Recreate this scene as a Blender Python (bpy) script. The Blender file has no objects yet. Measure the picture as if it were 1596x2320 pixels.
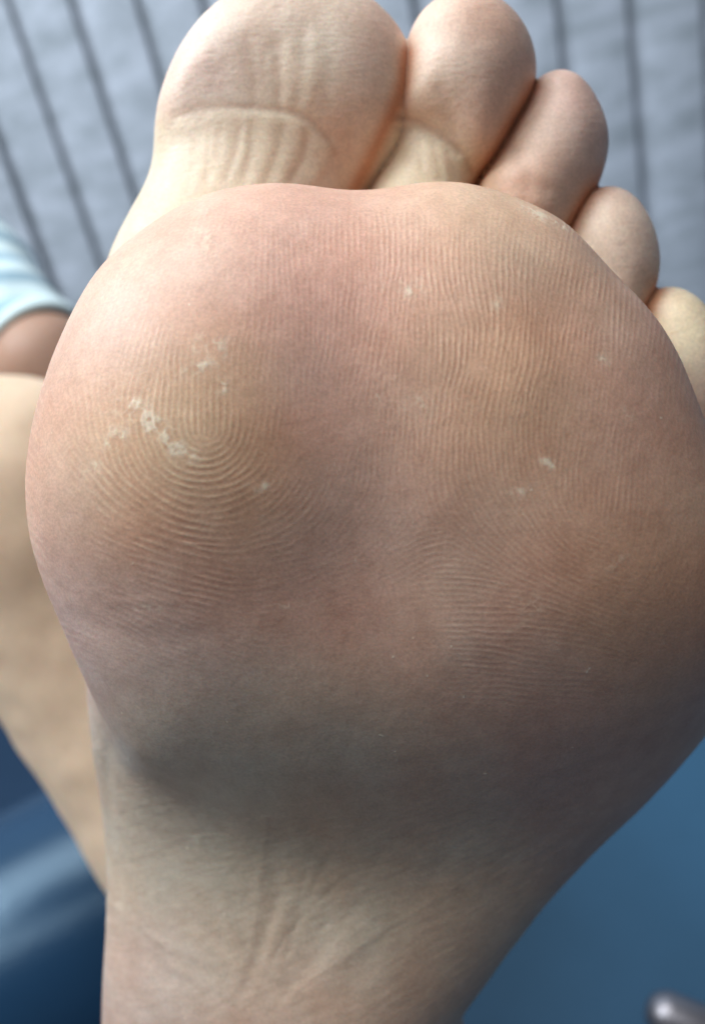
import bpy, math, random
import numpy as np
from mathutils import Matrix, Vector
random.seed(4); rng = np.random.default_rng(7)
SC = bpy.context.scene
COL = SC.collection

# ---------------------------------------------------------------- camera, world, lamps
# every length below is in centimetres; 1 cm = 0.01 Blender units
U = np.array([-.228, .8914, .3912]); U /= np.linalg.norm(U)            # world up, in camera axes
f_ = np.array([0, 0, -1.]); Yw = f_ - f_.dot(U) * U; Yw /= np.linalg.norm(Yw)
R = np.array([np.cross(Yw, U), Yw, U])                                  # camera axes -> world
CAMZ = 1.0
CAM = Matrix([[*R[0], 0], [*R[1], 0], [*R[2], CAMZ], [0, 0, 0, 1]])
cd = bpy.data.cameras.new('camera'); cam = bpy.data.objects.new('camera', cd); COL.objects.link(cam)
cam.matrix_world = CAM
cd.sensor_fit = 'VERTICAL'; cd.sensor_height = 36; cd.lens = 27.0
cd.clip_start = .005; cd.clip_end = 50
cd.dof.use_dof = True; cd.dof.focus_distance = .112; 
cd.dof.aperture_fstop = 11.0
SC.camera = cam
SC.view_settings.view_transform = 'Standard'; SC.view_settings.look = 'None'
SC.view_settings.exposure = 0.0; SC.view_settings.gamma = 1

w = bpy.data.worlds.new('World'); SC.world = w; w.use_nodes = True
bg = w.node_tree.nodes['Background']
bg.inputs[0].default_value = (.88, .90, 1.0, 1); bg.inputs[1].default_value = .14

def c2w(x, y, z):
    """camera axes (cm) -> world (m)"""
    v = R @ np.array([x, y, z]) * .01
    return Vector((v[0], v[1], v[2] + CAMZ))
def area(name, src, tgt, sx, sy, power, col):
    l = bpy.data.lights.new(name, 'AREA'); l.shape = 'RECTANGLE'; l.size = sx; l.size_y = sy
    l.energy = power; l.color = col
    o = bpy.data.objects.new(name, l); COL.objects.link(o)
    o.location = src; d = Vector(tgt) - Vector(src); o.rotation_euler = d.to_track_quat('-Z', 'Y').to_euler()
    return o
# window-like ceiling lamp above and to the left, a little on the viewer's side
L = np.array([-.52, .79, .38]); L /= np.linalg.norm(L)
area('overhead_light', c2w(*(L * 170 + np.array([0, 0, -12]))), c2w(0, 0, -13),  1.9, 1.5, 40, (1.0, .985, .97))
# added unseen lamp further into the room, lighting the blind and the toes from above
area('overhead_light', (-1.2, .35, 2.4), (.0, 1.2, .8), 1.2, .3, 27, (.90, .95, 1.0))

F = 1740.0
def P(u, v, D):
    """point seen at pixel (u, v) of a 1596 x 2320 picture, D cm in front of the lens"""
    return np.array([(u - 798) / F * D, (1160 - v) / F * D, -D])

# ---------------------------------------------------------------- helpers
def tag(o, label=None, cat=None, group=None, kind=None):
    if label: o['label'] = label
    if cat: o['category'] = cat
    if group: o['group'] = group
    if kind: o['kind'] = kind
    return o
def mesh_obj(name, V, Fc, mat, parent=None, mat_world=None, smooth=True):
    me = bpy.data.meshes.new(name)
    me.from_pydata([tuple(v) for v in V], [], Fc); me.update()
    if smooth: me.polygons.foreach_set('use_smooth', np.ones(len(me.polygons), bool))
    me.materials.append(mat)
    o = bpy.data.objects.new(name, me); COL.objects.link(o)
    if parent: o.parent = parent
    if mat_world is not None: o.matrix_world = mat_world
    return o
def mat_new(name):
    m = bpy.data.materials.new(name); m.use_nodes = True
    nt = m.node_tree
    return m, nt, nt.nodes['Principled BSDF']
def N(nt, t, **kw):
    n = nt.nodes.new(t)
    for k, v in kw.items():
        if k in n.inputs: n.inputs[k].default_value = v
        else: setattr(n, k, v)
    return n

# ---------------------------------------------------------------- implicit surfaces
class Field2:
    """smooth random field on a plane, 0 mean, unit deviation; feature size s (cm)"""
    def __init__(self, s, seed, n=512, span=32.0, stretch=(1, 1)):
        r = np.random.default_rng(seed).standard_normal((n, n))
        fx = np.fft.fftfreq(n, span / n)
        g = np.exp(-2 * (np.pi * s) ** 2 * ((fx[None, :] * stretch[0]) ** 2 + (fx[:, None] * stretch[1]) ** 2) * .25)
        a = np.fft.ifft2(np.fft.fft2(r) * g).real
        self.a = (a / a.std()).astype(np.float32); self.n = n; self.span = span
    def __call__(self, x, y):
        return bil(self.a, (x / self.span * self.n) % (self.n - 1), (y / self.span * self.n) % (self.n - 1))
def bil(a, fx, fy):
    fx = np.clip(fx, 0, a.shape[1] - 1.001); fy = np.clip(fy, 0, a.shape[0] - 1.001)
    ix = fx.astype(np.int32); iy = fy.astype(np.int32); tx = (fx - ix).astype(np.float32); ty = (fy - iy).astype(np.float32)
    return (a[iy, ix] * (1 - tx) + a[iy, ix + 1] * tx) * (1 - ty) + (a[iy + 1, ix] * (1 - tx) + a[iy + 1, ix + 1] * tx) * ty

def seg_dist(x, y, pts, closed=False):
    d = np.full(x.shape, 1e9, np.float32); n = len(pts)
    for i in range(n if closed else n - 1):
        a = pts[i]; b = pts[(i + 1) % n]
        ex, ey = b[0] - a[0], b[1] - a[1]
        t = np.clip(((x - a[0]) * ex + (y - a[1]) * ey) / (ex * ex + ey * ey + 1e-12), 0, 1)
        d = np.minimum(d, np.hypot(x - a[0] - t * ex, y - a[1] - t * ey))
    return d
def smooth_poly(pts, it=2, closed=True):
    p = np.array(pts, float)
    for _ in range(it):
        q = np.roll(p, -1, 0)
        p = np.stack([.75 * p + .25 * q, .25 * p + .75 * q], 1).reshape(-1, 2)
    return p
class Outline:
    """rounded solid with a given outline (x, y cm); outline blurred a little so no crease runs along its middle"""
    def __init__(self, px, D, blur=.25, cell=.06, grow=0.0):
        p = np.array([P(q[0], q[1], q[2] if len(q) > 2 else D)[:2] for q in px])
        # chaikin keeps close to the given points when first pushed outwards a touch
        c = smooth_poly(p, 2)
        self.x0 = c.min(0) - 4.5; x1 = c.max(0) + 4.5
        nx, ny = np.ceil((x1 - self.x0) / cell).astype(int)
        X, Y = np.meshgrid(self.x0[0] + np.arange(nx) * cell, self.x0[1] + np.arange(ny) * cell)
        d = seg_dist(X, Y, c, True)
        ins = np.zeros(X.shape, bool)
        for i in range(len(c)):
            a = c[i]; b = c[(i + 1) % len(c)]
            cr = (a[1] > Y) != (b[1] > Y)
            xx = (b[0] - a[0]) * (Y - a[1]) / (b[1] - a[1] + 1e-12) + a[0]
            ins ^= cr & (X < xx)
        d = np.where(ins, d, -d)
        if blur > 0:
            r = int(3 * blur / cell); k = np.exp(-.5 * (np.arange(-r, r + 1) * cell / blur) ** 2); k /= k.sum()
            e = np.pad(d, r, mode='edge')
            e = np.apply_along_axis(lambda m: np.convolve(m, k, 'valid'), 1, e)
            e = np.apply_along_axis(lambda m: np.convolve(m, k, 'valid'), 0, e)
            d = e
        self.d = (d + grow).astype(np.float32); self.cell = cell
    def dist(self, x, y):
        fx = (x - self.x0[0]) / self.cell; fy = (y - self.x0[1]) / self.cell
        cx = np.clip(fx, 0, self.d.shape[1] - 1.01); cy = np.clip(fy, 0, self.d.shape[0] - 1.01)
        return bil(self.d, cx, cy) - np.hypot(fx - cx, fy - cy) * self.cell
def inflate(x, y, z, ol, w, zm, Tf, Tb, p=2.0):
    s = np.minimum(ol.dist(x, y) / w, 1)
    zz = z - zm
    T = np.where(zz > 0, Tf, Tb)
    return ((np.sqrt((zz / T) ** 2 + (1 - s) ** 2) if p == 2 else ((np.abs(zz / T) + 1e-4) ** p + (1 - s) ** p) ** (1 / p)) - 1) * np.minimum(np.minimum(Tf, Tb), w)
def smin(a, b, k):
    h = np.clip(.5 + .5 * (b - a) / k, 0, 1)
    return b + (a - b) * h - k * h * (1 - h)
def smin3(a, b, k):
    h = np.clip(k - np.abs(a - b), 0, None) / k
    return np.minimum(a, b) - h * h * h * k / 6
def soft(t, s=1.0):
    return s * np.log1p(np.exp(np.clip(t / s, -30, 30)))
def cone(x, y, z, a, b, ra, rb):
    e = b - a; t = np.clip(((x - a[0]) * e[0] + (y - a[1]) * e[1] + (z - a[2]) * e[2]) / e.dot(e), 0, 1)
    return np.sqrt((x - a[0] - t * e[0]) ** 2 + (y - a[1] - t * e[1]) ** 2 + (z - a[2] - t * e[2]) ** 2) - (ra + (rb - ra) * t)
def ramp(t, pts):
    xs, ys = zip(*pts); return np.interp(t, xs, ys).astype(np.float32)
def rbf(x, y, pts, sig):
    """smooth blend of values given at pixels: pts = [(x, y, value...)]"""
    wsum = 1e-9; acc = 0
    for p in pts:
        wgt = np.exp(-((x - p[0]) ** 2 + (y - p[1]) ** 2) / (2 * sig * sig)) + 1e-7 / (1 + (x - p[0]) ** 2 + (y - p[1]) ** 2)
        wsum = wsum + wgt; acc = acc + wgt[..., None] * np.array(p[2:], np.float32) if len(p) > 3 else acc + wgt * p[2]
    return acc / (wsum[..., None] if np.ndim(acc) > np.ndim(x) else wsum)

def surface_nets(fn, lo, hi, h):
    lo = np.array(lo, float); n = np.ceil((np.array(hi) - lo) / h).astype(int) + 1
    xs, ys, zs = [(lo[i] + np.arange(n[i]) * h).astype(np.float32) for i in range(3)]
    G = np.empty(n, np.float32)
    X2, Y2 = np.meshgrid(xs, ys, indexing='ij')
    for k0 in range(0, n[2], 16):
        zz = zs[k0:k0 + 16]
        G[:, :, k0:k0 + 16] = fn(np.repeat(X2[:, :, None], len(zz), 2), np.repeat(Y2[:, :, None], len(zz), 2), np.broadcast_to(zz, X2.shape + (len(zz),)))
    S = G < 0
    c = S[:-1, :-1, :-1].astype(np.int8)
    for i in (0, 1):
        for j in (0, 1):
            for k in (0, 1):
                if i + j + k: c = c + S[i:n[0] - 1 + i, j:n[1] - 1 + j, k:n[2] - 1 + k]
    act = (c > 0) & (c < 8)
    idx = np.full(act.shape, -1, np.int64); I = np.argwhere(act); idx[act] = np.arange(len(I))
    acc = np.zeros((len(I), 3)); cnt = np.zeros(len(I))
    cor = [(i, j, k) for i in (0, 1) for j in (0, 1) for k in (0, 1)]
    for a in cor:
        for ax in range(3):
            if a[ax]: continue
            b = list(a); b[ax] = 1
            ga = G[I[:, 0] + a[0], I[:, 1] + a[1], I[:, 2] + a[2]]; gb = G[I[:, 0] + b[0], I[:, 1] + b[1], I[:, 2] + b[2]]
            m = (ga < 0) != (gb < 0); t = np.where(m, ga / np.where(m, ga - gb, 1), 0)
            p = np.repeat(np.array(a, float)[None], len(I), 0); p[:, ax] += t
            acc += p * m[:, None]; cnt += m
    V = lo + (I + acc / cnt[:, None]) * h
    Q = []
    for ax in range(3):
        o1, o2 = [(1, 2), (2, 0), (0, 1)][ax]
        sl = [slice(None)] * 3; sl[ax] = slice(0, -1); s2 = [slice(None)] * 3; s2[ax] = slice(1, None)
        A = S[tuple(sl)]; B = S[tuple(s2)]
        E = np.argwhere(A != B); E = E[(E[:, o1] > 0) & (E[:, o2] > 0) & (E[:, o1] < n[o1] - 1) & (E[:, o2] < n[o2] - 1)]
        fl = A[E[:, 0], E[:, 1], E[:, 2]]
        def at(d1, d2):
            e = E.copy(); e[:, o1] -= d1; e[:, o2] -= d2; return idx[e[:, 0], e[:, 1], e[:, 2]]
        q = np.stack([at(1, 1), at(0, 1), at(0, 0), at(1, 0)], 1)
        q[~fl] = q[~fl][:, ::-1]; Q.append(q)
    return V, np.concatenate(Q)
def gradient(fn, V, e=.02):
    x, y, z = V.T
    return np.stack([fn(x + e, y, z) - fn(x - e, y, z), fn(x, y + e, z) - fn(x, y - e, z), fn(x, y, z + e) - fn(x, y, z - e)], 1) / (2 * e)
def project(fn, V, it=2, lim=.08):
    for _ in range(it):
        g = gradient(fn, V); f = fn(*V.T); s = f / np.maximum((g ** 2).sum(1), .05)
        st = g * s[:, None]; l = np.linalg.norm(st, axis=1); st *= np.minimum(1, lim / np.maximum(l, 1e-9))[:, None]
        V = V - st
    return V
def refine(V, quads, ngons, sel):
    """split the selected quads in four; neighbours take the edge midpoints and become n-gons, so no cracks"""
    q = quads[sel]; rest = quads[~sel]; nV = len(V)
    e = np.stack([q, np.roll(q, -1, 1)], 2).reshape(-1, 2); es = np.sort(e, 1)
    key = es[:, 0] * nV + es[:, 1]; uk, inv = np.unique(key, return_inverse=True)
    mid = (V[uk // nV] + V[uk % nV]) / 2; cen = V[q].mean(1)
    M = nV + inv.reshape(-1, 4); Cc = nV + len(uk) + np.arange(len(q))
    out = [np.stack([q[:, i], M[:, i], Cc, M[:, i - 1]], 1) for i in range(4)]
    re = np.stack([rest, np.roll(rest, -1, 1)], 2); rk = np.sort(re, 2); rk = rk[..., 0] * nV + rk[..., 1]
    pos = np.searchsorted(uk, rk); pos = np.minimum(pos, len(uk) - 1); hit = uk[pos] == rk
    touched = hit.any(1); ng = list(ngons)
    for f, h, p in zip(rest[touched], hit[touched], pos[touched]):
        l = []
        for i in range(4):
            l.append(int(f[i]))
            if h[i]: l.append(int(nV + p[i]))
        ng.append(l)
    return np.concatenate([V, mid, cen]), np.concatenate(out), rest[~touched], ng
def bake_mesh(name, V, quads, ngons, mat, attrs=None, mw=None, parent=None):
    me = bpy.data.meshes.new(name)
    lens = np.concatenate([np.full(len(quads), 4), np.array([len(g) for g in ngons], int)]).astype(np.int32)
    loops = np.concatenate([quads.ravel(), np.array([i for g in ngons for i in g], int)]).astype(np.int32)
    me.vertices.add(len(V)); me.vertices.foreach_set('co', (V * .01).astype(np.float32).ravel())
    me.loops.add(len(loops)); me.loops.foreach_set('vertex_index', loops)
    me.polygons.add(len(lens)); st = np.concatenate([[0], np.cumsum(lens)[:-1]]).astype(np.int32)
    me.polygons.foreach_set('loop_start', st)
    me.update(calc_edges=True); me.validate()
    me.polygons.foreach_set('use_smooth', np.ones(len(me.polygons), bool))
    for k, a in (attrs or {}).items():
        if a.ndim == 2:
            at = me.attributes.new(k, 'FLOAT_COLOR', 'POINT'); at.data.foreach_set('color', np.concatenate([a, np.ones((len(a), 1))], 1).astype(np.float32).ravel())
        else:
            at = me.attributes.new(k, 'FLOAT', 'POINT'); at.data.foreach_set('value', a.astype(np.float32))
    me.materials.append(mat); me.update()
    o = bpy.data.objects.new(name, me); COL.objects.link(o)
    if parent: o.parent = parent
    if mw is not None: o.matrix_world = mw
    return o

# ---------------------------------------------------------------- materials
def skin_material(name, attr, base, sss=.35, rough=.46, spec=.36, bump=.12, sssscale=.0045):
    m, nt, b = mat_new(name); lk = nt.links.new
    tc = N(nt, 'ShaderNodeTexCoord')
    n1 = N(nt, 'ShaderNodeTexNoise', Scale=260.0, Detail=5.0, Roughness=.6); lk(tc.outputs['Object'], n1.inputs['Vector'])
    n2 = N(nt, 'ShaderNodeTexNoise', Scale=2200.0, Detail=3.0, Roughness=.6); lk(tc.outputs['Object'], n2.inputs['Vector'])
    mix = N(nt, 'ShaderNodeMix', data_type='RGBA', blend_type='MULTIPLY'); mix.inputs[0].default_value = 1 if attr else .35
    cr = N(nt, 'ShaderNodeValToRGB'); cr.color_ramp.elements[0].position = .3; cr.color_ramp.elements[0].color = (.90, .86, .84, 1)
    cr.color_ramp.elements[1].position = .72; cr.color_ramp.elements[1].color = (1.06, 1.05, 1.05, 1)
    lk(n1.outputs['Fac'], cr.inputs[0]); lk(cr.outputs[0], mix.inputs[7])
    if attr:
        at = N(nt, 'ShaderNodeAttribute', attribute_name='skin_tone'); lk(at.outputs['Color'], mix.inputs[6])
    else: mix.inputs[6].default_value = (*base, 1)
    mix2 = N(nt, 'ShaderNodeMix', data_type='RGBA', blend_type='MULTIPLY'); mix2.inputs[0].default_value = 1
    cr2 = N(nt, 'ShaderNodeValToRGB'); cr2.color_ramp.elements[0].position = .3; cr2.color_ramp.elements[0].color = (.86, .86, .87, 1)
    cr2.color_ramp.elements[1].position = .7; cr2.color_ramp.elements[1].color = (1.10, 1.09, 1.08, 1)
    lk(n2.outputs['Fac'], cr2.inputs[0]); lk(mix.outputs[2], mix2.inputs[6]); lk(cr2.outputs[0], mix2.inputs[7])
    lk(mix2.outputs[2], b.inputs['Base Color'])
    b.inputs['Subsurface Weight'].default_value = sss; b.inputs['Subsurface Radius'].default_value = (1, .32, .16)
    b.inputs['Subsurface Scale'].default_value = sssscale
    b.inputs['Roughness'].default_value = rough; b.inputs['Specular IOR Level'].default_value = spec
    bp = N(nt, 'ShaderNodeBump', Strength=bump, Distance=.00025); lk(n2.outputs['Fac'], bp.inputs['Height']); lk(bp.outputs[0], b.inputs['Normal'])
    return m
M_foot = skin_material('foot_skin', True, None)
M_leg = skin_material('leg_skin', False, (.80, .64, .47), rough=.55)
M_hand = skin_material('hand_skin', False, (.42, .27, .2), rough=.55)

# ================================================================ THE FOOT
DB = 12.7
ball_ol = Outline([(215,640,12.4),(300,560,12.46),(385,500,12.46),(470,452,12.46),(560,428,12.46),(640,418,12.46),(700,424,12.46),(760,438,12.46),(835,448,12.46),(900,433,12.46),(970,421,12.46),(1045,423,12.46),(1115,443,12.46),(1180,472,12.46),
    (1250,506,12.55),(1305,552,12.5),(1352,607,12.45),(1402,659,12.4),(1454,702,12.35),(1502,768,12.3),(1540,850,12.25),(1562,920,12.2),(1588,1000,12.2),(1660,1120),(1700,1260),(1700,1400),(1655,1530),(1584,1602),
    (1455,1720),(1250,1830),(1000,1900),(760,1940),(560,1920),(420,1850),(300,1750,13.0),(213,1600,12.8),(156,1492,12.5),(114,1400,12.2),(78,1310),(62,1210),(60,1090),(80,950),(106,850),(152,735)], 12.08, .35)
DS = 14.9
sole_ol = Outline([(300,1250),(222,1450),(206,1600),(194,1800),(194,1950,15.1),(206,2150,15.4),(200,2350,15.8),(200,2550,16),(240,2750,16),(340,2930,16),(500,3040,16),(680,3060,16),(830,2980,16),(900,2820,16),
    (930,2600,16),(975,2450,16),(1016,2310,15.7),(1190,2100,15.3),(1390,1880,15.0),(1502,1745),(1590,1610),(1640,1500),(1640,1200),(1300,950),(700,950),(400,1050)], DS, .45)
DT = 14.0
def OT(px, blur=.18, D=DT): return Outline(px, D, blur, grow=.05)
toe_ol = {
 1: OT([(404,262),(408,190),(426,135),(478,50),(555,-12),(640,-34),(725,-28),(805,-2),(872,44),(918,110),(924,180),(905,240),(868,300),(800,322),(740,300),(640,262),(560,252),(470,256)]),
 2: OT([(915,130),(940,48),(985,15),(1040,-2),(1100,6),(1158,42),(1200,100),(1213,172),(1196,220),(1135,322),(1090,392),(1062,380),(1010,325),(950,300),(898,290),(905,200)]),
 3: OT([(1192,228),(1210,168),(1258,145),(1315,162),(1355,218),(1384,300),(1380,352),(1350,432),(1292,515),(1240,600),(1140,560),(1072,480),(1085,415),(1126,345),(1165,268)]),
 4: OT([(1300,440),(1365,413),(1410,412),(1458,450),(1490,508),(1505,580),(1496,645),(1466,706),(1430,800),(1330,720),(1270,600),(1278,520),(1308,462)]),
 5: OT([(1430,690),(1495,644),(1545,638),(1595,676),(1648,750),(1662,850),(1640,950),(1600,1060),(1500,950),(1450,800),(1454,725)])}
base_ol = {
 1: OT([(262,640),(284,530),(346,415),(392,262),(480,125),(650,100),(840,150),(890,290),(835,400),(800,445),(780,700),(330,760)], D=14.5),
 2: OT([(880,270),(960,250),(1060,290),(1082,385),(1062,450),(1060,640),(800,640),(822,450),(880,340)], D=14.4)}
def px2(u, v, D): return P(u, v, D)
def foot_sdf(x, y, z):
    # pixel-like coordinates only steer slowly varying thickness
    yb = y
    zmB = -DB - .10 * soft(y - 3.3) - .44 * soft(-1.0 - y)
    ball = inflate(x, y, z, ball_ol, 3.4, zmB, 2.55, 2.6, 2.35)
    # midfoot and heel: the arch side lies deeper than the outer border
    lat = np.clip((x + 5.0) / 7.5, 0, 1); lat = lat * lat * (3 - 2 * lat)
    hl = np.clip((-y - 6.0) / 4.5, 0, 1); hl = hl * hl * (3 - 2 * hl)
    zm = -(16.0 - .9 * lat - .5 * hl + .20 * soft(-4.2 - y, .7))
    Tf = 1.75 + .25 * lat + .35 * hl
    sole = inflate(x, y, z, sole_ol, 3.3, zm, Tf, 3.0)
    d = smin3(ball, sole, 3.4)
    # instep and shin behind, out of the lens's sight
    d = smin(d, cone(x, y, z, P(760, 1500, 18.2), P(720, 2350, 18.5), 3.3, 3.2), 1.2)
    d = smin(d, cone(x, y, z, P(700, 2420, 18.0), P(745, 2100, 42.0), 3.3, 4.8), 1.2)
    # toes
    def T(i, w, zc, tf, tb, p=2.0): return inflate(x, y, z, toe_ol[i], w, zc, tf, tb, p)
    b1 = inflate(x, y, z, base_ol[1], 1.9, -14.65 + .10 * np.clip(6 - y, -2, 4), 1.5, 2.0)
    t1 = smin(b1, T(1, 1.65, -14.35, 1.38, 1.7, 2.6), 1.2)
    b2 = inflate(x, y, z, base_ol[2], 1.0, -14.75 + .12 * np.clip(6 - y, -2, 4), 1.2, 1.5)
    t2 = smin(b2, T(2, 1.15, -14.15, 1.28, 1.35), .3)
    t3 = T(3, 1.15, -14.45, 1.2, 1.2); t4 = T(4, 1.0, -14.5, 1.1, 1.05); t5 = T(5, .95, -14.5, 1.05, 1.0)
    web = np.minimum(np.minimum(cone(x, y, z, P(862, 330, 16.0), P(850, 640, 15.6), .6, .9), cone(x, y, z, P(1105, 430, 15.8), P(1100, 660, 15.6), .55, .9)), np.minimum(cone(x, y, z, P(1305, 570, 15.7), P(1280, 720, 15.6), .55, .8), cone(x, y, z, P(1470, 760, 15.6), P(1440, 850, 15.5), .5, .7)))
    d = smin(d, web, .3)
    toes = np.minimum(np.minimum(np.minimum(smin(t1, np.float32(9), .01), t2), np.minimum(t3, t4)), t5)
    return smin(d, toes, .2 + 1.3 * np.clip((-2.6 - x) / 2.2, 0, 1))

V, Q = surface_nets(foot_sdf, (-7.4, -17.0, -22.0), (7.8, 10.2, -9.7), .085)
V = project(foot_sdf, V, 2)
def front_sel(V, Q, marg):
    c = V[Q].mean(1); n = np.cross(V[Q[:, 2]] - V[Q[:, 0]], V[Q[:, 3]] - V[Q[:, 1]]); n /= np.linalg.norm(n, axis=1)[:, None] + 1e-12
    vd = -c / np.linalg.norm(c, axis=1)[:, None]
    u = c[:, 0] / -c[:, 2] * F; v = c[:, 1] / -c[:, 2] * F
    return ((n * vd).sum(1) > -.12) & (np.abs(u) < 798 + marg) & (np.abs(v) < 1160 + marg) & (c[:, 2] > -17.5)
s = front_sel(V, Q, 90)
V, q1, r1, ng = refine(V, Q, [], s); V = project(foot_sdf, V, 1)
s = front_sel(V, q1, 50)
# keep a one-quad rim unrefined next to coarser cells: only quads whose vertices are all of valence shared with fine quads
used = np.zeros(len(V), bool); used[r1.ravel()] = True
for g in ng: used[g] = True
s &= ~used[q1].any(1)
V, q2, r2, ng2 = refine(V, q1, [], s)
quads = np.concatenate([q2, r2, r1]); ngons = ng + ng2
V = project(foot_sdf, V, 1)
print('foot verts', len(V), 'faces', len(quads), len(ngons))
Nn = gradient(foot_sdf, V); Nn /= np.linalg.norm(Nn, axis=1)[:, None] + 1e-9
pu = V[:, 0] / -V[:, 2] * F + 798; pv = 1160 - V[:, 1] / -V[:, 2] * F         # where each bit of skin lies on the sole map

# ---- friction ridges grown on the sole map: oriented band-pass filtering of noise
ST = 2.2; GW, GH = 760, 660; GX0, GY0 = 0.0, 380.0
gx, gy = np.meshgrid(GX0 + np.arange(GW) * ST, GY0 + np.arange(GH) * ST)
ORI = [  # u, v, direction of the ridges in degrees (0 = along x, 90 = up), strength
 (300,700,72),(450,600,76),(450,760,80),(330,850,74),(600,560,88),(700,500,92),(700,700,90),(700,900,90),(850,520,95),(850,700,92),(1000,600,94),(1000,500,97),
 (1000,800,88),(1150,520,80),(1150,700,88),(1150,900,86),(1300,700,80),(1300,900,80),(1400,900,78),(1450,1050,74),(1300,1080,80),(1150,1080,96),(1000,1000,92),
 (850,900,90),(850,1060,86),(950,1150,105),(760,1120,72),(700,1000,84),(640,1080,60),(700,1180,45),(600,1180,28),(560,900,88),(400,880,92),(330,930,94),(250,960,102),
 (470,1050,0),(380,1040,-42),(330,1000,-65),(560,1045,38),(600,980,70),(470,1120,-4),(350,1110,-32),(250,1060,-52),(470,1200,-4),(330,1200,-24),(220,1150,-45),(150,1100,-60),
 (470,1290,-8),(330,1300,-22),(200,1260,-36),(120,1220,-50),(600,1260,14),(720,1280,25),(450,1380,-12),(250,1380,-30),(860,1220,50),(900,1290,38),
 (1080,1150,112),(1060,1230,138),(1150,1180,122),(1150,1260,150),(1250,1180,118),(1270,1270,150),(1350,1250,160),(990,1240,10),(940,1260,24),(1050,1310,8),(1150,1340,-4),(1280,1340,-16),
 (1000,1380,12),(1120,1420,0),(1250,1420,-3),(1350,1400,-20),(1120,1520,0),(1280,1520,-4),(1400,1150,75),(1480,1250,60)]
cw = 0; sw = 0
for (u, v, a) in ORI:
    wgt = 1 / (((gx - u) ** 2 + (gy - v) ** 2) + 900) ** 1.6
    cw = cw + wgt * math.cos(math.radians(2 * a)); sw = sw + wgt * math.sin(math.radians(2 * a))
# the loop: ridges are level lines of the distance to a short ray going up from its core
cu, cv = 474., 985.; ddx = gx - cu - .06 * (cv - gy).clip(0); ddy = np.maximum(gy - cv, 0)
tang = np.arctan2(-(ddx), -(ddy + 1e-3))        # normal = (ddx, ddy) in image axes (y down)
la = np.arctan2(ddx, ddy)                        # tangent angle with y up
wl = np.exp(-((gx - cu) ** 2 + (gy - cv - 40) ** 2) / (2 * 125. ** 2)); wt = np.hypot(cw, sw) + 1e-12
cw = cw / wt * (1 - wl) + wl * np.cos(2 * la); sw = sw / wt * (1 - wl) + wl * np.sin(2 * la)
theta = .5 * np.arctan2(sw, cw) + .07 * Field2(1.0, 71)(gx * .0073, gy * .0073) + .035 * Field2(.35, 72)(gx * .0073, gy * .0073)
lam = 12.6 + 4.6 * np.exp(-((gx - 330) ** 2 / (2 * 260. ** 2) + (gy - 1230) ** 2 / (2 * 190. ** 2))) - .3 * np.exp(-((gx - 1150) ** 2 + (gy - 800) ** 2) / (2 * 300. ** 2))
lam = lam + 1.2 * np.exp(-((gx - 1100) ** 2 + (gy - 1400) ** 2) / (2 * 160. ** 2))
NA = 18; LAMS = [12.4, 14.6, 17.4]
def gk(a, l):
    r = 16; yy, xx = np.mgrid[-r:r + 1, -r:r + 1] * ST
    nrm = xx * math.sin(a) + yy * math.cos(a)       # across the ridge (image y down, tangent angle y up)
    tan = xx * math.cos(a) - yy * math.sin(a)
    k = np.exp(-nrm ** 2 / (2 * (.52 * l) ** 2) - tan ** 2 / (2 * (.75 * l) ** 2)) * np.cos(2 * np.pi * nrm / l)
    k -= k.mean(); k /= np.abs(k).sum()
    K = np.zeros((GH, GW)); K[:2 * r + 1, :2 * r + 1] = k; return np.fft.rfft2(np.roll(K, (-r, -r), (0, 1)))
bank = [[gk(math.pi * i / NA, l) for l in LAMS] for i in range(NA)]
ai = (theta % math.pi) / math.pi * NA; a0 = np.floor(ai).astype(int) % NA; at_ = ai - np.floor(ai)
li = np.interp(lam, LAMS, [0, 1, 2])
img = rng.standard_normal((GH, GW))
for it in range(9):
    Fi = np.fft.rfft2(img); out = np.zeros((GH, GW))
    for i in range(NA):
        wa = np.where(a0 == i, 1 - at_, 0) + np.where((a0 + 1) % NA == i, at_, 0)
        if wa.max() == 0: continue
        for j in range(3):
            wj = wa * np.clip(1 - np.abs(li - j), 0, 1)
            if wj.max() == 0: continue
            out += wj * np.fft.irfft2(Fi * bank[i][j], s=(GH, GW))
    out /= out.std(); img = np.tanh(1.6 * out)
RIDGE = img.astype(np.float32)

# ---- relief of the skin (cm along the normal, + is proud)
fr = np.clip((Nn[:, 2] - .12) / .35, 0, 1)               # only skin that faces the viewer's side
isball = foot_sdf(*V.T) * 0 + (inflate(*V.T, ball_ol, 3.4, -DB - .10 * soft(V[:, 1] - 3.3) - .44 * soft(-1.0 - V[:, 1]), 2.55, 2.6, 2.35) < .25)
def G(u, v, su, sv=None, ang=0):
    sv = sv or su; a = math.radians(ang); dx = pu - u; dy = pv - v
    p = dx * math.cos(a) - dy * math.sin(a); q = dx * math.sin(a) + dy * math.cos(a)
    return np.exp(-.5 * ((p / su) ** 2 + (q / sv) ** 2))
def line(pts, wd, it=2):
    p = np.array(pts, float)
    for _ in range(it):
        m = np.stack([.75 * p[:-1] + .25 * p[1:], .25 * p[:-1] + .75 * p[1:]], 1).reshape(-1, 2); p = np.concatenate([p[:1], m, p[-1:]])
    lo, hi = p.min(0) - 5 * wd, p.max(0) + 5 * wd
    m = (pu > lo[0]) & (pu < hi[0]) & (pv > lo[1]) & (pv < hi[1]); o = np.zeros(len(V), np.float32)
    if m.any(): o[m] = np.exp(-.5 * (seg_dist(pu[m], pv[m], p) / wd) ** 2)
    return o
disp = np.zeros(len(V), np.float32)
rm = bil(RIDGE, (pu - GX0) / ST, (pv - GY0) / ST)
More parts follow.
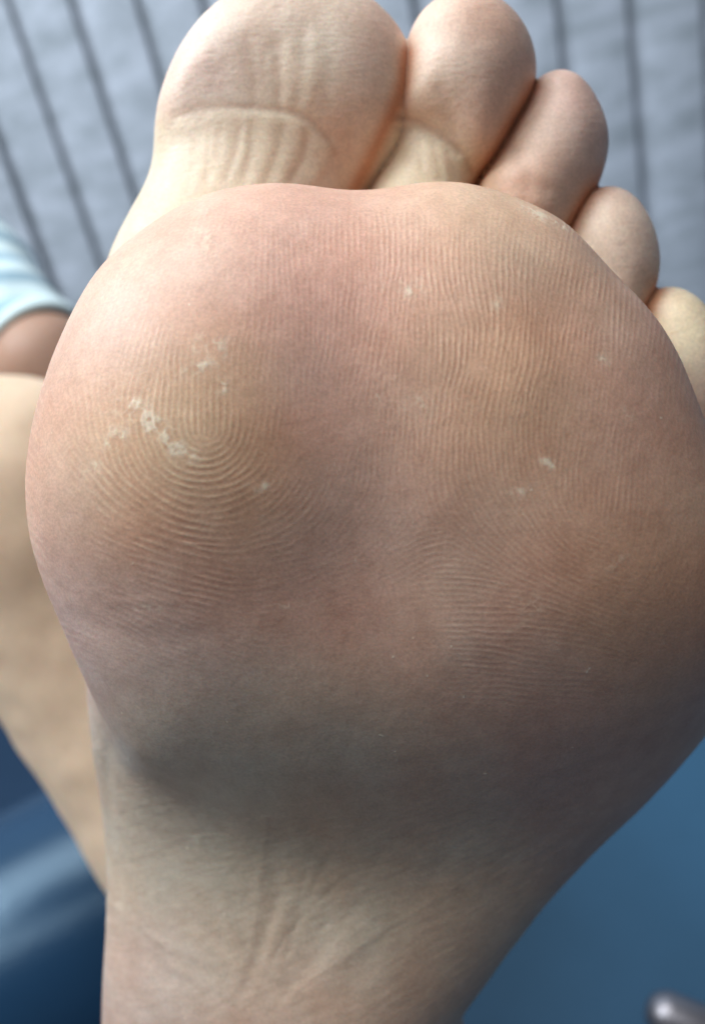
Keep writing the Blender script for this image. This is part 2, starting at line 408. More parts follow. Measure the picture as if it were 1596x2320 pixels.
# how strongly the ridges show
amp = rbf(pu, pv, [(200,700,.12),(300,600,.1),(450,560,.25),(250,850,.25),(150,1000,.3),(450,720,.45),(400,870,.6),(480,980,1.0),(330,1000,.6),(600,700,.45),(700,480,.2),(760,620,.6),(700,900,.5),(900,560,.75),
   (1050,600,.85),(1050,800,1.0),(1200,850,.9),(1300,800,.8),(1350,650,.6),(1450,850,.35),(1500,1000,.15),(1350,1050,.5),(1150,1050,.6),(950,1000,.6),(800,1050,.3),(800,1250,.15),(650,1250,.5),
   (400,1150,1.15),(250,1150,0.9),(450,1300,1.0),(200,1300,.9),(300,1400,.6),(550,1400,.3),(100,1150,.4),(1050,1250,.45),(1200,1300,.5),(1150,1450,.5),(1300,1430,.4),(1450,1350,.15),(1150,1600,.25),(850,1450,.05),
   (600,1550,0),(300,1550,0),(850,1700,0),(1500,1600,0),(1100,445,.1),(1550,1200,.05)], 75.)
edge = np.clip((pv - 455) / 60, 0, 1) * np.clip((1640 - pv) / 90, 0, 1)
patch = Field2(1.0, 3)(V[:, 0], V[:, 1]); amp = amp * np.clip(.75 + .35 * patch + .25 * Field2(.3, 4)(V[:, 0], V[:, 1]), .08, 1.3) * edge * isball * fr
brk = Field2(.12, 5)(V[:, 0] * 2, V[:, 1] * 2)
crest = np.clip((rm + 1) / 2, 0, 1) ** 2.2 * 2 - .8
ridge = crest * np.clip(1 + .35 * brk, .2, 1.6)
disp += .0023 * amp * ridge
# lumps and hollows of the ball
disp += isball * fr * (.22 * G(400, 1050, 210, 190) - .13 * G(830, 1330, 190, 150) - .05 * G(860, 1130, 90, 120) + .10 * G(1130, 850, 200, 230) - .08 * G(800, 1150, 120, 240) + .08 * G(1430, 1250, 150, 200)
        - .04 * G(1000, 1290, 130, 80, 15) + .05 * G(1180, 860, 70, 80) - .04 * G(1260, 740, 60, 120, 20) + .06 * G(450, 640, 120, 150) - .012 * G(760, 780, 90, 190))
# large soft unevenness
disp += fr * (.014 * Field2(1.6, 11)(V[:, 0], V[:, 1]) + .0025 * Field2(.5, 12)(V[:, 0], V[:, 1]) + .0006 * Field2(.11, 13, 1024)(V[:, 0], V[:, 1]) + .0005 * Field2(.05, 14, 1024, 16.)(V[:, 0], V[:, 1]))
toe = (~(isball > 0)) & (pv < 1000)
tz = toe * fr
# big toe: flexion crease and the upright folds on both sides of it
disp += .24 * tz * (-.055 * line([(400,262),(450,246),(520,240),(590,246),(650,252),(700,270),(745,315)], 8) - .03 * line([(640,252),(700,262),(740,300),(755,350)], 7)
      + .035 * line([(420,290),(500,272),(600,275),(680,290),(720,330)], 16)
      - .055 * line([(567,90),(570,150),(573,235)], 13) - .06 * line([(626,110),(632,180),(628,240)], 13) - .035 * line([(688,60),(690,140),(676,240)], 12) - .025 * line([(598,120),(600,230)], 8)
      + .045 * line([(712,90),(708,160),(694,240)], 12) + .03 * line([(655,100),(656,235)], 10) - .025 * line([(748,130),(738,240)], 12) - .02 * line([(800,120),(790,260)], 16)
      - .04 * line([(545,285),(535,350),(510,405)], 9) - .03 * line([(572,280),(568,350),(556,400)], 7) + .04 * line([(556,275),(552,340),(530,400)], 9) + .045 * line([(610,275),(604,350),(580,410)], 12)
      - .04 * line([(640,290),(628,350),(600,410)], 9) + .055 * line([(672,290),(664,350),(640,405)], 14) - .06 * line([(700,310),(690,360),(655,408)], 10) - .03 * line([(500,285),(490,360),(470,410)], 8)
      + .05 * line([(735,335),(735,370),(710,405)], 12) - .04 * line([(752,360),(740,400),(700,425)], 10) - .02 * line([(450,300),(440,380),(420,430)], 8) - .015 * line([(475,290),(468,400)], 5))
# second toe
disp += .75 * tz * (-.05 * line([(905,262),(960,282),(1010,312),(1050,352),(1066,385)], 9) - .03 * line([(905,290),(950,296),(1000,322),(1035,350)], 7) + .03 * line([(910,320),(980,335),(1040,370)], 14)
      - .018 * line([(980,325),(1000,400)], 6) - .025 * line([(1015,350),(1030,410)], 7) - .02 * line([(950,318),(955,380)], 7) - .02 * line([(990,205),(1020,240),(1030,300)], 14))
# third, fourth toe: faint folds
disp += tz * (-.03 * line([(1120,440),(1180,420),(1230,430)], 16) - .02 * line([(1160,330),(1200,380),(1190,450)], 14) - .02 * line([(1320,540),(1380,600),(1440,640)], 22))
# fine crow's-foot wrinkles on toes and sides
wr = Field2(.09, 21, 1024, 24., (1.0, .22))
disp += tz * .0011 * wr(V[:, 0], V[:, 1] * 1.0)
tp = Field2(.9, 24)(V[:, 0], V[:, 1]); tq = Field2(.5, 25)(V[:, 0], V[:, 1])
disp += tz * .0005 * np.clip(.5 + .6 * tq, 0, 1.2) * np.sin(2 * np.pi * (pv + .0007 * (pu - 660) ** 2 * (pu < 930) + 5 * tp) / 12.5) * np.clip((330 - pv) / 60, 0, 1)
# arch and heel: long slanting folds and tendons
arch = (~(isball > 0)) * (pv > 1300) * fr
rot = lambda a: (V[:, 0] * math.cos(a) + V[:, 1] * math.sin(a), -V[:, 0] * math.sin(a) + V[:, 1] * math.cos(a))
ax_, ay_ = rot(math.radians(-62))
wa = Field2(.30, 22, 1024, 32., (.22, 1.0)); wb = Field2(.13, 23, 1024, 32., (.25, 1.0))
disp += arch * (.0012 * wa(ax_, ay_) * np.clip((pv - 1650) / 300, 0, 1) + .0007 * wb(ax_, ay_))
for i in range(34):
    a = math.radians(random.uniform(35, 168)); l0 = random.uniform(0, 120); l1 = l0 + random.uniform(120, 420); cx_, cy_ = 590 + random.uniform(-60, 60), 2290 + random.uniform(-50, 50); bend = random.uniform(-60, 60)
    pts = [(cx_ + math.cos(a) * l + bend * ((l - l0) / (l1 - l0)) ** 2, cy_ - math.sin(a) * l) for l in np.linspace(l0, l1, 5)]
    disp += arch * random.choice([-1, -1, 1]) * random.uniform(.002, .007) * line(pts, random.uniform(5, 11), 1)
disp += .33 * arch * (-.05 * line([(245,1700),(250,1900),(300,2080),(380,2220)], 12) + .05 * line([(218,1700),(220,1850),(232,2050)], 11) - .03 * line([(240,1680),(243,1850),(262,2040)], 7) - .04 * line([(330,1750),(420,1900),(520,2060),(600,2200)], 18)
      + .05 * line([(560,1900),(600,2050),(640,2200)], 28) - .035 * line([(620,1980),(600,2120),(560,2240)], 12) - .035 * line([(700,1880),(760,2000),(740,2120),(640,2240)], 16)
      - .03 * line([(900,2000),(780,2080),(640,2150)], 18) + .04 * line([(820,2120),(720,2220),(640,2300)], 24) - .03 * line([(560,2150),(610,2260)], 10) - .03 * line([(1000,1960),(880,2080),(800,2240)], 22))
# creases at the medial lower rim of the ball
disp += fr * (-.003 * line([(150,1340),(260,1392),(380,1376),(520,1378),(700,1366)], 14) + .004 * line([(250,1365),(360,1358),(480,1366)], 8) - .010 * line([(170,1400),(300,1450),(450,1440)], 22))
# peeling flakes of dry skin
fx = np.abs(Field2(.075, 31, 1024, 16.)(V[:, 0], V[:, 1])); fy = np.abs(Field2(.05, 32, 1024, 16.)(V[:, 0], V[:, 1]))
fl = np.zeros(len(V), np.float32)
for (u, v, su, sv, an, st_) in [(372,975,42,14,-42,1.2),(405,1010,30,11,-40,0.9),(345,955,24,10,-20,.8),(490,795,22,16,0,.75),(460,840,24,8,25,.8),(508,880,10,10,0,1.0),(300,930,30,14,10,.5),(288,985,14,14,0,.55),(270,1010,20,16,0,.35),
      (475,560,30,22,0,.35),(940,910,34,12,10,.28),(960,930,14,14,0,.2),(930,655,30,14,0,.35),(1240,1050,16,7,-30,.55),(1185,1105,28,9,20,.3),(1410,940,10,10,0,.4),(600,1100,14,10,0,.5),(570,1105,12,9,0,.35),(655,1378,16,4,0,.8),
      (370,1375,50,6,0,.35),(1120,690,12,12,0,.3),(1365,815,10,14,0,.35),(1475,520,7,7,0,.4),(1210,485,26,6,-30,.8),(1270,510,16,6,-20,.9),(1195,1370,20,16,0,.3),(860,905,10,10,0,.3),(1390,1275,30,9,25,.18),(1180,1430,16,12,0,.25),(230,1060,20,14,0,.4)]:
    fl += st_ * G(u, v, su, sv, an)
fb = Field2(.055, 34, 1024, 16.)(V[:, 0], V[:, 1]); fc = Field2(.13, 35, 1024, 16.)(V[:, 0], V[:, 1])
flake = np.clip(fl * 2.5 * (.6 * np.clip(1 - fx * 1.9, 0, 1) + .9 * np.clip(.35 * fb + .4 * fc + .1, 0, 1)) * np.clip(.85 + .25 * brk, .4, 1.2), 0, 1) * (isball + toe)
# scattered dust-like specks
sp = Field2(.035, 33, 2048, 24.)(V[:, 0], V[:, 1]); speck = np.clip((sp - 3.25) * 2.2, 0, 1) * fr * (pv > 600)
disp += .0045 * flake * fr + .004 * speck
V2 = V + Nn * disp[:, None]

# ---- pigment of the skin (own colour, plus shade painted into arch, creases and toe gaps)
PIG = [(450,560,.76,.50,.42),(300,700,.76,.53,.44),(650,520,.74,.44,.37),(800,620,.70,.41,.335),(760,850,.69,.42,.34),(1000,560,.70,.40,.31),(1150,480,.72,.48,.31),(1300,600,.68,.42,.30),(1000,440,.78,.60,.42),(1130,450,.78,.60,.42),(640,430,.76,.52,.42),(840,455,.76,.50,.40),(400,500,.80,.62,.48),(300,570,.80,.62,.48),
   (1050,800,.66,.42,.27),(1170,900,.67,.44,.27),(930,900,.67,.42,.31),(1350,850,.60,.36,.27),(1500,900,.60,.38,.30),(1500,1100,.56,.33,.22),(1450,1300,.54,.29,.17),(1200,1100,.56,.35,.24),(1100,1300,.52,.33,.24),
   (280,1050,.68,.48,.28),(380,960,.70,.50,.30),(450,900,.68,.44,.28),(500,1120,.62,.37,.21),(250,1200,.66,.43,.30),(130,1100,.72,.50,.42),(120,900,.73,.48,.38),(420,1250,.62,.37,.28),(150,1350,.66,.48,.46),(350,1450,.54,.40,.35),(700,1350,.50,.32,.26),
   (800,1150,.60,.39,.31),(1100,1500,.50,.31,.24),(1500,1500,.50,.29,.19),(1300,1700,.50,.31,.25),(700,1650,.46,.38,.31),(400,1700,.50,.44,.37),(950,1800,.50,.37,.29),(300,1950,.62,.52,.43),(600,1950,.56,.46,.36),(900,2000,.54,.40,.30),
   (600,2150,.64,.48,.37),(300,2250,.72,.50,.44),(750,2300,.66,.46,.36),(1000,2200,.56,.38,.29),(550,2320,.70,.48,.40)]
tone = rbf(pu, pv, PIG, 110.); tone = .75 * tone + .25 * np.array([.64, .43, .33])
tone = tone * (1 - (.12 / (1 + np.exp((1850 - pv) / 90)))[:, None] - (1 / (1 + np.exp((1620 - pv) / 70)))[:, None] * np.array([.10, .01, .01]))  # painted shade: arch and heel toned darker and greyer
PT = [(560,60,.82,.66,.54),(470,130,.82,.65,.56),(700,60,.80,.63,.50),(850,120,.76,.55,.45),(840,230,.73,.52,.41),(600,170,.76,.57,.43),(700,160,.77,.59,.44),(440,220,.80,.62,.52),(500,320,.80,.65,.49),(620,340,.80,.65,.46),
   (730,350,.72,.52,.38),(800,320,.68,.46,.33),(380,380,.80,.66,.46),(300,500,.78,.66,.44),(1060,60,.78,.58,.46),(1150,100,.76,.54,.44),(1000,140,.80,.62,.50),(1080,220,.70,.47,.37),(960,220,.76,.60,.44),(1040,300,.64,.43,.36),(930,380,.82,.70,.47),(1020,370,.82,.68,.44),
   (1280,200,.78,.54,.46),(1340,280,.72,.49,.42),(1230,290,.78,.60,.47),(1270,400,.66,.44,.33),(1180,420,.64,.43,.32),(1330,380,.62,.42,.37),(1400,460,.78,.58,.47),(1380,540,.80,.64,.47),(1450,560,.72,.52,.44),(1420,640,.66,.46,.35),
   (1530,700,.82,.70,.48),(1560,800,.80,.66,.44),(1590,880,.66,.44,.36)]
ttone = rbf(pu, pv, PT, 62.)
ttone = np.minimum(ttone * .88 + .12 * (ttone @ np.array([.3, .55, .15]))[:, None] * np.array([1.06, 1.0, .9]), 1) * np.array([1.04, 1.09, 1.10])
tone = np.where(toe[:, None], ttone, tone)
bl = Field2(.8, 41)(V[:, 0], V[:, 1]); bl2 = Field2(.35, 42)(V[:, 0], V[:, 1]); bl3 = Field2(.8, 43)(V[:, 0], V[:, 1])
tone *= 1 + .025 * bl[:, None] * np.array([0, 1, 1.4]) + .02 * bl2[:, None] * np.array([.5, 1, 1.2]) + .02 * bl3[:, None] * np.array([1, .6, .2])
# grooves hold a redder colour, crests are paler
tone *= 1 + (amp * np.clip(ridge, -1, 1.5) * .13)[:, None] * np.array([.6, 1.0, 1.05])
gap = tz * (1 - np.clip((Nn[:, 2] - .1) / .5, 0, 1)) * 0
fk = np.clip(flake + speck, 0, 1)[:, None]
tone = tone * (1 - .8 * fk) + .8 * fk * np.array([.84, .76, .60])
def under(crease, u0, u1, c, f):
    global tone
    cx_, cy_ = zip(*crease); t_ = (pv - np.interp(pu, cx_, cy_)) / 6; k = toe / (1 + np.exp(-np.clip(t_, -30, 30))) / (1 + np.exp(np.clip((pu - u1(pv)) / 9, -30, 30))) * (pu > u0(pv))
    tone = tone * (1 - f * k[:, None]) + f * k[:, None] * np.array(c)
under([(300,330),(400,262),(450,246),(520,240),(590,246),(650,252),(700,270),(745,315)], lambda v: v * 0, lambda v: np.interp(v, [250, 330, 440], [735, 765, 690]), (.81,.71,.55), .65)
under([(870,270),(905,290),(960,298),(1010,322),(1050,352),(1066,385)], lambda v: np.interp(v, [180, 300, 440], [918, 872, 800]), lambda v: v * 0 + 1068, (.82,.72,.54), .7 )
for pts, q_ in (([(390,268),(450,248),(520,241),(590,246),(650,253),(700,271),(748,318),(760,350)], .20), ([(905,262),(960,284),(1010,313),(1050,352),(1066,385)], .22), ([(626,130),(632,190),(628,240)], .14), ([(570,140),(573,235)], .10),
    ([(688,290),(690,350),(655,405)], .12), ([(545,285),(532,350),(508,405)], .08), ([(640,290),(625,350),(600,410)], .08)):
    tone = tone * (1 - q_ * (toe * line(pts, 6))[:, None] * np.array([.7, 1.0, 1.1]))  # crease shade painted as thin darker lines, in place of deeper relief
# toe gaps: redder skin, with the shade of the clefts painted in
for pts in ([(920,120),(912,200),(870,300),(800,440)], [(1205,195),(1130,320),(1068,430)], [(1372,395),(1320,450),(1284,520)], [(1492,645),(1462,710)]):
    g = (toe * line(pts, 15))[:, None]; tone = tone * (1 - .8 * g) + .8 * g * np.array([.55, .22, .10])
lum = tone @ np.array([.3, .55, .15]); tone = np.where(toe[:, None], tone, (tone * .94 + .06 * lum[:, None] * np.array([1.04, 1.0, .94])) * np.array([1.02, 1.02, 1.0]))
tone = np.clip(tone, .02, .92)
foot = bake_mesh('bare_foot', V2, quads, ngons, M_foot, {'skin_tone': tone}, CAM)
tag(foot, 'bare foot held up sole first, with ridged pink ball and five bent back toes', 'foot')

# ================================================================ OTHER LIMBS
def blob(name, fn, lo, hi, h, mat, parent=None, relief=None):
    v, q = surface_nets(fn, lo, hi, h); v = project(fn, v, 2, h)
    if relief is not None:
        n = gradient(fn, v); n /= np.linalg.norm(n, axis=1)[:, None] + 1e-9; v = v + n * relief(v)[:, None]
    return bake_mesh(name, v, q, [], mat, None, CAM if parent is None else None, parent)
K0 = P(45, 1135, 27.0); K1 = P(470, 1960, 27.5); K2 = P(-560, 1500, 34.0)
def knee_sdf(x, y, z):
    d = smin(cone(x, y, z, K0, K1, 4.25, 3.15), cone(x, y, z, K0, K2, 4.2, 5.4), 1.0)
    return d
kr = Field2(2.2, 51); kr2 = Field2(.6, 52)
knee = blob('bent_knee', knee_sdf, (-30, -20, -42), (0, 6, -20), .28, M_leg, relief=lambda v: .06 * kr(v[:, 0], v[:, 1]) + .015 * kr2(v[:, 0], v[:, 1]))
tag(knee, 'bare pale knee and shin of the other leg, blurred at left behind the foot', 'leg')

# hand that rests on the knee, in a striped sleeve: wrist, palm, four fingers and a thumb
W0 = P(-190, 470, 46); W1 = P(112, 830, 36.5)
adir = (W1 - W0) / np.linalg.norm(W1 - W0)
PM = W1 + np.array([1.6, -1.5, .2])
def hand_sdf(x, y, z):
    d = cone(x, y, z, W0, W1, 2.6, 2.15)
    d = smin(d, cone(x, y, z, W1, PM + np.array([.9, -.6, -.3]), 2.2, 2.0), 1.2)
    side = np.array([.75, .62, -.2]); side /= np.linalg.norm(side); fw = np.array([.62, -.74, .1])
    for i, (o, l) in enumerate(((-1.7, 3.3), (-.55, 3.9), (.6, 3.7), (1.7, 2.9))):
        k = PM + side * o + fw * 1.6; m = k + (fw + np.array([.1, -.1, -.25])) * l * .5; e = m + (fw * .6 + np.array([.1, -.2, -.7])) * l * .5
        d = smin(d, np.minimum(cone(x, y, z, k, m, .85, .78), cone(x, y, z, m, e, .78, .66)), .35)
    th = PM - side * 1.9 + fw * -.2; d = smin(d, np.minimum(cone(x, y, z, th, th + np.array([.1, -1.7, .5]), .95, .85), cone(x, y, z, th + np.array([.1, -1.7, .5]), th + np.array([.9, -3.0, .2]), .85, .7)), .4)
    return d
arm = bpy.data.objects.new('sleeved_arm', None); COL.objects.link(arm); arm.matrix_world = CAM
tag(arm, 'brown hand in a pale blue striped sleeve resting on the knee at left', 'arm')
blob('hand', hand_sdf, (-26, -6, -50), (-3, 20, -30), .26, M_hand, arm)
# sleeve: a tapering tube with soft folds and a thick hem, stripes woven round it
ms, nt, b = mat_new('striped_cotton'); lk = nt.links.new
at = N(nt, 'ShaderNodeAttribute', attribute_name='along')
wv = N(nt, 'ShaderNodeMath', operation='MULTIPLY'); lk(at.outputs['Fac'], wv.inputs[0]); wv.inputs[1].default_value = 2 * math.pi / 2.15
sn = N(nt, 'ShaderNodeMath', operation='COSINE'); lk(wv.outputs[0], sn.inputs[0])
cr = N(nt, 'ShaderNodeValToRGB'); lk(sn.outputs[0], N(nt, 'ShaderNodeMath').inputs[0])
mr = N(nt, 'ShaderNodeMapRange'); mr.inputs['From Min'].default_value = -1; lk(sn.outputs[0], mr.inputs['Value']); lk(mr.outputs[0], cr.inputs[0])
cr.color_ramp.elements[0].position = .30; cr.color_ramp.elements[0].color = (.34, .55, .68, 1); cr.color_ramp.elements[1].position = .52; cr.color_ramp.elements[1].color = (.70, .90, .96, 1)
lk(cr.outputs[0], b.inputs['Base Color']); b.inputs['Roughness'].default_value = .85; b.inputs['Sheen Weight'].default_value = .2
S0 = W0 - adir * 6; S1 = W1 - adir * .9; ln = np.linalg.norm(S1 - S0)
ex = np.cross(adir, [0, 0, 1.]); ex /= np.linalg.norm(ex); ey = np.cross(ex, adir)
sv = []; al = []; NS, NL = 72, 90
prof = [(t, 0.) for t in np.linspace(0, 1, NL)]
fo = Field2(1.3, 61)
rows = []
for i in range(NL):
    t = i / (NL - 1); rows.append((t * ln, 3.7 - 1.05 * t + (.10 if t > .955 else 0)))
rows += [(ln + .05, 2.62), (ln, 2.45), (ln - 2.0, 2.42), (ln - 6, 2.5)]
for (s_, r_) in rows:
    for j in range(NS):
        a = 2 * math.pi * j / NS; rr = r_ + (.16 * float(fo(np.array([s_ * .8]), np.array([6 + 2.6 * math.cos(a)]))[0]) + .06 * math.sin(3 * a + s_) if s_ < ln - 1 else .05 * math.sin(3 * a))
        sv.append(S0 + adir * s_ + (ex * math.cos(a) + ey * math.sin(a)) * rr); al.append(ln - s_ + .25 * math.sin(a * 2 + s_ * .5))
sf = np.array([[i * NS + j, i * NS + (j + 1) % NS, (i + 1) * NS + (j + 1) % NS, (i + 1) * NS + j] for i in range(len(rows) - 1) for j in range(NS)])
bake_mesh('sleeve', np.array(sv), sf, [], ms, {'along': np.array(al)}, None, arm)

# ================================================================ ROOM AND FURNITURE
def wd(x, y, z): return Vector((x * .01, y * .01, z * .01 + CAMZ))       # cm from the lens, world axes
# vertical blind: overlapping fabric slats
mb, nt, b = mat_new('blind_fabric'); lk = nt.links.new
tc = N(nt, 'ShaderNodeTexCoord'); oi = N(nt, 'ShaderNodeObjectInfo')
mp = N(nt, 'ShaderNodeMapping'); mp.inputs['Scale'].default_value = (14, 14, 34); lk(tc.outputs['Object'], mp.inputs[0])
ad = N(nt, 'ShaderNodeVectorMath', operation='ADD'); lk(mp.outputs[0], ad.inputs[0]); sc_ = N(nt, 'ShaderNodeVectorMath', operation='SCALE'); cx = N(nt, 'ShaderNodeCombineXYZ')
lk(oi.outputs['Random'], cx.inputs[0]); lk(oi.outputs['Random'], cx.inputs[2]); lk(cx.outputs[0], sc_.inputs[0]); sc_.inputs['Scale'].default_value = 40; lk(sc_.outputs[0], ad.inputs[1])
n1 = N(nt, 'ShaderNodeTexNoise', Scale=1.0, Detail=5.0, Roughness=.62); lk(ad.outputs[0], n1.inputs['Vector'])
cr = N(nt, 'ShaderNodeValToRGB'); cr.color_ramp.elements[0].position = .32; cr.color_ramp.elements[0].color = (.31, .37, .43, 1); cr.color_ramp.elements[1].position = .7; cr.color_ramp.elements[1].color = (.53, .61, .72, 1)
lk(n1.outputs['Fac'], cr.inputs[0]); lk(cr.outputs[0], b.inputs['Base Color']); b.inputs['Roughness'].default_value = .9; b.inputs['Specular IOR Level'].default_value = .1
n2 = N(nt, 'ShaderNodeTexNoise', Scale=900.0, Detail=2.0); lk(tc.outputs['Object'], n2.inputs['Vector'])
bp = N(nt, 'ShaderNodeBump', Strength=.4, Distance=.002); lk(n2.outputs['Fac'], bp.inputs['Height']); lk(bp.outputs[0], b.inputs['Normal'])
A0 = np.array([-28.76, 127.67]); DR = np.array([8.682, -1.958]); dh = DR / np.linalg.norm(DR); nh = np.array([-dh[1], dh[0]])   # nh points away from the lens
blind = bpy.data.objects.new('vertical_blind', None); COL.objects.link(blind)
blind.location = wd(A0[0], A0[1], -90); blind.rotation_euler = (0, 0, math.atan2(dh[1], dh[0]))
tag(blind, 'pale grey vertical blind of overlapping fabric slats behind the toes', 'blind')
W_ = 10.4; TH = math.radians(12)
sec = []
for i in range(9):
    t = i / 8; xx = t * W_; yy = -.75 * math.sin(math.pi * t) ** .8 if 0 < t < 1 else 0.0
    sec.append((xx, yy))
bm_v = []; bm_f = []
back = [(x, y + .12) for x, y in sec][::-1]; loop = sec + back; n_ = len(loop)
for zt in (0, 215):
    for (x, y) in loop:
        # right edge nearest the room, left edge tucked behind the neighbour
        X_ = x * math.cos(TH) - y * math.sin(TH) * -1; Y_ = -x * math.sin(TH) + y * math.cos(TH)
        bm_v.append(((X_ - W_ * math.cos(TH) + 8.9) * .01, (Y_ + W_ * math.sin(TH)) * .01, zt * .01))
for i in range(n_): bm_f.append((i, (i + 1) % n_, n_ + (i + 1) % n_, n_ + i))
bm_f += [tuple(range(n_))[::-1], tuple(range(n_, 2 * n_))]
me0 = None
for k in range(-9, 20):
    if me0 is None:
        o = mesh_obj('slat', bm_v, bm_f, mb, blind, smooth=False); me0 = o.data
    else:
        o = bpy.data.objects.new('slat', me0); COL.objects.link(o); o.parent = blind
    o.location = (k * .089, random.uniform(-.0008, .0008), 0); o.rotation_euler = (random.uniform(-.002, .002), random.uniform(-.003, .003), random.uniform(-.012, .012))
rail = [(-.9, -.035), (1.8, -.035), (1.8, .03), (-.9, .03)]
mm, nt, b = mat_new('painted_rail'); b.inputs['Base Color'].default_value = (.7, .7, .7, 1)
mesh_obj('head_rail', [(x, y, z) for z in (2.155, 2.2) for x, y in rail], [(3, 2, 1, 0), (4, 5, 6, 7)] + [(i, (i + 1) % 4, 4 + (i + 1) % 4, 4 + i) for i in range(4)], mm, blind, smooth=False)

# wall behind the blind and floor
mw, nt, b = mat_new('plain_wall_paint'); b.inputs['Base Color'].default_value = (.45, .47, .5, 1); b.inputs['Roughness'].default_value = .9
Wb = A0 + nh * 8
def wp(s_, z_, off=0): p = Wb + dh * s_ + nh * off; return wd(p[0], p[1], z_)
wl_ = mesh_obj('wall', [wp(-200, -98), wp(260, -98), wp(260, 160), wp(-200, 160), wp(-200, -98, 8), wp(260, -98, 8), wp(260, 160, 8), wp(-200, 160, 8)],
    [(0, 1, 2, 3), (7, 6, 5, 4), (0, 4, 5, 1), (1, 5, 6, 2), (2, 6, 7, 3), (3, 7, 4, 0)], mw, smooth=False); tag(wl_, 'plain wall behind the vertical blind', 'wall', kind='structure')
mfl, nt, b = mat_new('floor_vinyl'); b.inputs['Base Color'].default_value = (.20, .22, .24, 1); b.inputs['Roughness'].default_value = .5
tc = N(nt, 'ShaderNodeTexCoord'); n1 = N(nt, 'ShaderNodeTexNoise', Scale=30.0, Detail=6.0); nt.links.new(tc.outputs['Object'], n1.inputs['Vector'])
cr = N(nt, 'ShaderNodeValToRGB'); cr.color_ramp.elements[0].color = (.15, .17, .2, 1); cr.color_ramp.elements[1].color = (.26, .28, .3, 1); nt.links.new(n1.outputs['Fac'], cr.inputs[0]); nt.links.new(cr.outputs[0], b.inputs['Base Color'])
fl_ = mesh_obj('floor', [wd(-400, -400, -98), wd(400, -400, -98), wd(400, 400, -98), wd(-400, 400, -98)], [(0, 1, 2, 3)], mfl, smooth=False); tag(fl_, 'grey speckled floor', 'floor', kind='structure')

def vinyl(name, c0, c1, rough, coat=0.0, spec=.5):
    m, nt, b = mat_new(name); lk = nt.links.new
    tc = N(nt, 'ShaderNodeTexCoord'); n1 = N(nt, 'ShaderNodeTexNoise', Scale=9.0, Detail=6.0, Roughness=.6); lk(tc.outputs['Object'], n1.inputs['Vector'])
    cr = N(nt, 'ShaderNodeValToRGB'); cr.color_ramp.elements[0].position = .3; cr.color_ramp.elements[0].color = (*c0, 1); cr.color_ramp.elements[1].position = .7; cr.color_ramp.elements[1].color = (*c1, 1)
    lk(n1.outputs['Fac'], cr.inputs[0]); lk(cr.outputs[0], b.inputs['Base Color'])
    v = N(nt, 'ShaderNodeTexVoronoi', Scale=420.0); lk(tc.outputs['Object'], v.inputs['Vector'])
    bp = N(nt, 'ShaderNodeBump', Strength=.25, Distance=.0006); lk(v.outputs['Distance'], bp.inputs['Height']); lk(bp.outputs[0], b.inputs['Normal'])
    b.inputs['Roughness'].default_value = rough; b.inputs['Coat Weight'].default_value = coat; b.inputs['Specular IOR Level'].default_value = spec
    return m
M_blue = vinyl('blue_vinyl', (.020, .076, .145), (.026, .092, .175), .6, spec=.3)
M_navy = vinyl('navy_vinyl', (.008, .040, .095), (.010, .047, .112), .26, .0, .9)
M_navy.node_tree.nodes['Principled BSDF'].inputs['Specular Tint'].default_value = (.55, .8, 1, 1)
M_seat = vinyl('navy_seat_vinyl', (.006, .026, .062), (.008, .032, .075), .6, .0, .25)
def cushion(name, cx_, cy_, z0, z1, sx, sy, rot_, rad, mat, label, cat, puff=.6):
    """padded block with rounded edges: superellipse outline swept over a rounded profile"""
    NA_, V_, F_ = 96, [], []
    H = (z1 - z0); prof = []
    for i in range(9): a = math.pi / 2 * i / 8; prof.append((rad - rad * math.sin(a), rad - rad * math.cos(a)))
    prof += [(0, H * .5)]
    for i in range(13): a = math.pi / 2 * i / 12; prof.append((rad - rad * math.cos(a), H - rad + rad * math.sin(a)))
    for t in (.25, .5, .75, .9, .98): prof.append((rad + (min(sx, sy) - rad) * t, H + puff * (1 - (1 - t) ** 2)))
    for (ins, z) in prof:
        for j in range(NA_):
            a = 2 * math.pi * (j + .5) / NA_; c, s_ = math.cos(a), math.sin(a); e = .28
            x = (sx - ins) * math.copysign(abs(c) ** e, c); y = (sy - ins) * math.copysign(abs(s_) ** e, s_)
            V_.append((x * .01, y * .01, z * .01))
    for i in range(len(prof) - 1):
        for j in range(NA_): F_.append((i * NA_ + j, i * NA_ + (j + 1) % NA_, (i + 1) * NA_ + (j + 1) % NA_, (i + 1) * NA_ + j))
    F_.append(tuple(range(NA_))[::-1]); F_.append(tuple((len(prof) - 1) * NA_ + j for j in range(NA_)))
    o = mesh_obj(name, V_, F_, mat); o.location = wd(cx_, cy_, z0); o.rotation_euler = (0, 0, rot_); tag(o, label, cat); return o
c1 = cushion('couch_cushion', 33, 42, -46, -34, 40, 62, math.radians(-8), 3.0, M_blue, 'flat matt blue vinyl couch cushion below the foot at lower right', 'cushion')
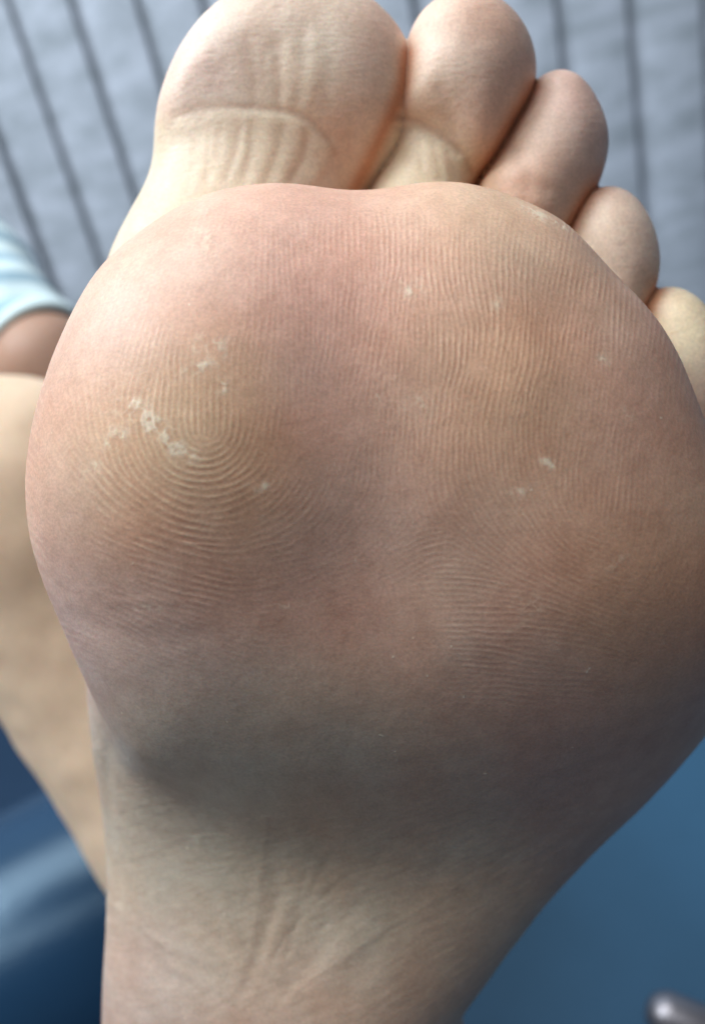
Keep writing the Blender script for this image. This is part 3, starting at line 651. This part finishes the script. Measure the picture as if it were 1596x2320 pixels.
# rounded navy bolster at lower left: a fat roll with domed ends
RB = 11.0; ac_ = np.array([-19.5, -31.2, -56.0]); aa_ = np.array([1, .45, -.405]) / 1.17; ba = c2w(*(ac_ - 38 * aa_)); bb = c2w(*(ac_ + 24 * aa_))
vv = []; ff = []; NR, NLn = 64, 60
e = (bb - ba); Lb = e.length; e.normalize(); s1 = e.cross(Vector((0, 0, 1))).normalized(); s2 = s1.cross(e)
for i in range(NLn + 1):
    t = i / NLn; ed = min(t, 1 - t) * Lb * 100; r = RB * (math.sqrt(max(0, 1 - (1 - min(ed / 4, 1)) ** 2)) * .9 + .1 * min(1, ed))
    for j in range(NR):
        a = 2 * math.pi * j / NR; p = e * (t * Lb) + (s1 * math.cos(a) + s2 * math.sin(a)) * r * .01; vv.append(tuple(p))
for i in range(NLn):
    for j in range(NR): ff.append((i * NR + j, i * NR + (j + 1) % NR, (i + 1) * NR + (j + 1) % NR, (i + 1) * NR + j))
ff.append(tuple(range(NR))); ff.append(tuple(NLn * NR + j for j in range(NR))[::-1])
bo = mesh_obj('bolster', vv, ff, M_navy); bo.location = ba
tag(bo, 'glossy navy vinyl bolster with a curved highlight at lower left, beneath the knee', 'bolster')
c2 = cushion('seat_cushion', -52, 48, -66, -53, 40, 58, math.radians(-8), 3.0, M_seat, 'dark navy vinyl seat cushion beneath the knee and bolster at left', 'cushion')

# chromed lever end resting over the blue cushion, lower right
mc, nt, b = mat_new('chromed_steel'); b.inputs['Metallic'].default_value = 1; b.inputs['Base Color'].default_value = (.36, .36, .40, 1); b.inputs['Roughness'].default_value = .42
T0 = P(1512, 2305, 28.5); T1 = P(1740, 2397, 27.5)
ax3 = (T1 - T0); LT = np.linalg.norm(ax3); ax3 /= LT; e1 = np.cross(ax3, [0, 0, 1.]); e1 /= np.linalg.norm(e1); e2 = np.cross(e1, ax3)
prof = [(-.8, .0), (-.78, .26), (-.69, .50), (-.5, .70), (-.25, .84), (0, 0.9), (3.0, 0.9), (3.1, .82), (3.25, .82), (3.35, 0.9), (LT + 14, 0.9)]
vv = []; ff = []
for (s_, r_) in prof:
    for j in range(40):
        a = 2 * math.pi * j / 40; vv.append(tuple((T0 + ax3 * s_ + (e1 * math.cos(a) + e2 * math.sin(a)) * max(r_, .001)) * .01))
for i in range(len(prof) - 1):
    for j in range(40): ff.append((i * 40 + j, (i + 1) * 40 + j, (i + 1) * 40 + (j + 1) % 40, i * 40 + (j + 1) % 40))
lv = mesh_obj('metal_tube', vv, ff, mc, mat_world=CAM)
tag(lv, 'shiny round-ended metal tube in the bottom right corner over the blue cushion', 'tube')
